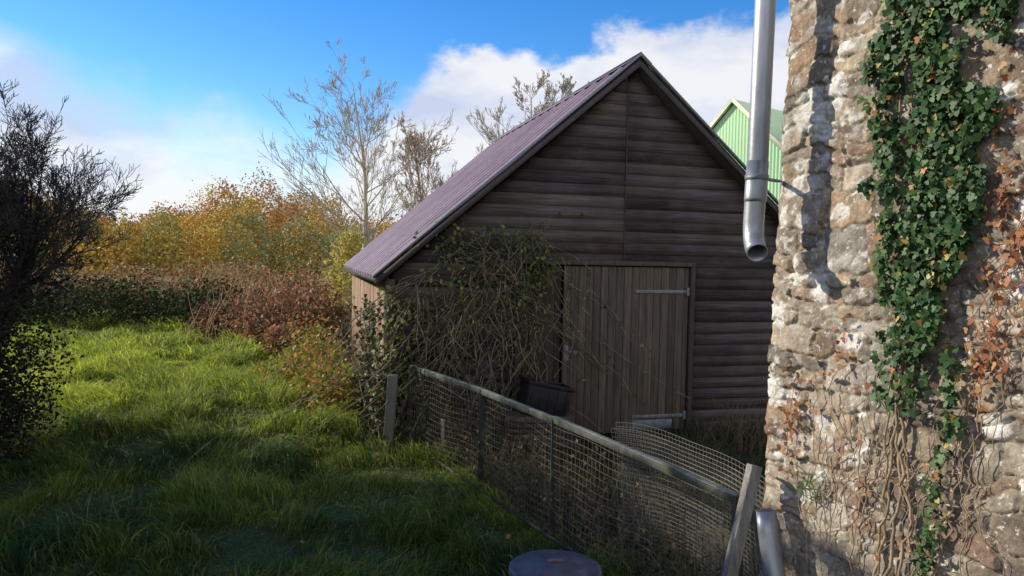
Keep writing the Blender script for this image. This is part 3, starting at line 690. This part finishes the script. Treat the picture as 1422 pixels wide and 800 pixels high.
t01=mth('DIVIDE',mth('ADD',azn,.7),1.2,True)
rp_=N.new('ShaderNodeValToRGB');cr_=rp_.color_ramp;cr_.interpolation='B_SPLINE'
pts=[(-.70,.23),(-.60,.225),(-.50,.18),(-.34,.14),(-.247,.13),(-.18,.17),(-.12,.26),(-.06,.285),(.02,.25),(.12,.28),(.20,.30),(.32,.31)]
while len(cr_.elements)>1: cr_.elements.remove(cr_.elements[0])
cr_.elements[0].position=(pts[0][0]+.7)/1.2;cr_.elements[0].color=(pts[0][1],)*3+(1,)
for a,v in pts[1:]:
    e_=cr_.elements.new((a+.7)/1.2);e_.color=(v,v,v,1)
L_.new(t01,rp_.inputs[0])
def noise(scale,vec,detail=6,rg=.58):
    mp=N.new('ShaderNodeMapping');mp.inputs['Scale'].default_value=vec;L_.new(tc.outputs['Generated'],mp.inputs[0])
    n=N.new('ShaderNodeTexNoise');n.inputs['Scale'].default_value=scale;n.inputs['Detail'].default_value=detail;n.inputs['Roughness'].default_value=rg;L_.new(mp.outputs[0],n.inputs['Vector']);return n.outputs[0]
nz1=noise(9,(1,1,1.4));nz2=noise(4,(1,1,2.5))
back_fill=mrange(mth('ABSOLUTE',azn),1.3,1.9,0.,1.,True)  # unseen cloud bank added behind the camera as fill for shaded fronts
thr=mth('ADD',mth('ADD',rp_.outputs[0],mth('MULTIPLY',back_fill,.45)),mth('MULTIPLY',mth('SUBTRACT',nz1,.5),.17))
dlt=mth('SUBTRACT',thr,sp_.outputs[2])
soft=mrange(azn,-.25,-.1,.09,.022)
mask=mrange(dlt,mth('MULTIPLY',soft,-.5),soft,0.,1.,True)
cm=N.new('ShaderNodeMix');cm.data_type='RGBA';cm.inputs[6].default_value=(.66,.73,.92,1);cm.inputs[7].default_value=(1.0,1.0,1.02,1)
L_.new(mrange(nz2,.36,.53,0.,1.),cm.inputs[0])
bc=N.new('ShaderNodeBackground');L_.new(cm.outputs[2],bc.inputs[0]);L_.new(mth('ADD',mth('MULTIPLY',back_fill,.1),.93),bc.inputs[1])
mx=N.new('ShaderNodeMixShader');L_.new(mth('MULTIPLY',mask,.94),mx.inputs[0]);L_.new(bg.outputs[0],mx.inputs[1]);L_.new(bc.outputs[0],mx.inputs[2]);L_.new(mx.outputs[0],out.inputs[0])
# sun
sd=bpy.data.lights.new('sun','SUN');sd.energy=5;sd.angle=math.radians(.5);sd.color=(1,.89,.72);so=link(bpy.data.objects.new('sun',sd))
sv=Vector((math.sin(az)*math.cos(EL),math.cos(az)*math.cos(EL),math.sin(EL)));so.rotation_euler=sv.to_track_quat('Z','Y').to_euler()
# camera
cd=bpy.data.cameras.new('camera');cd.lens=26.2;cd.sensor_width=36;cd.clip_end=2500;cd.clip_start=.05
co=link(bpy.data.objects.new('camera',cd));co.matrix_world=Matrix.Translation((0,0,C))@Matrix.Rotation(math.radians(90-2.43),4,'X')@Matrix.Rotation(math.radians(1.2),4,'Z')
sc.camera=co
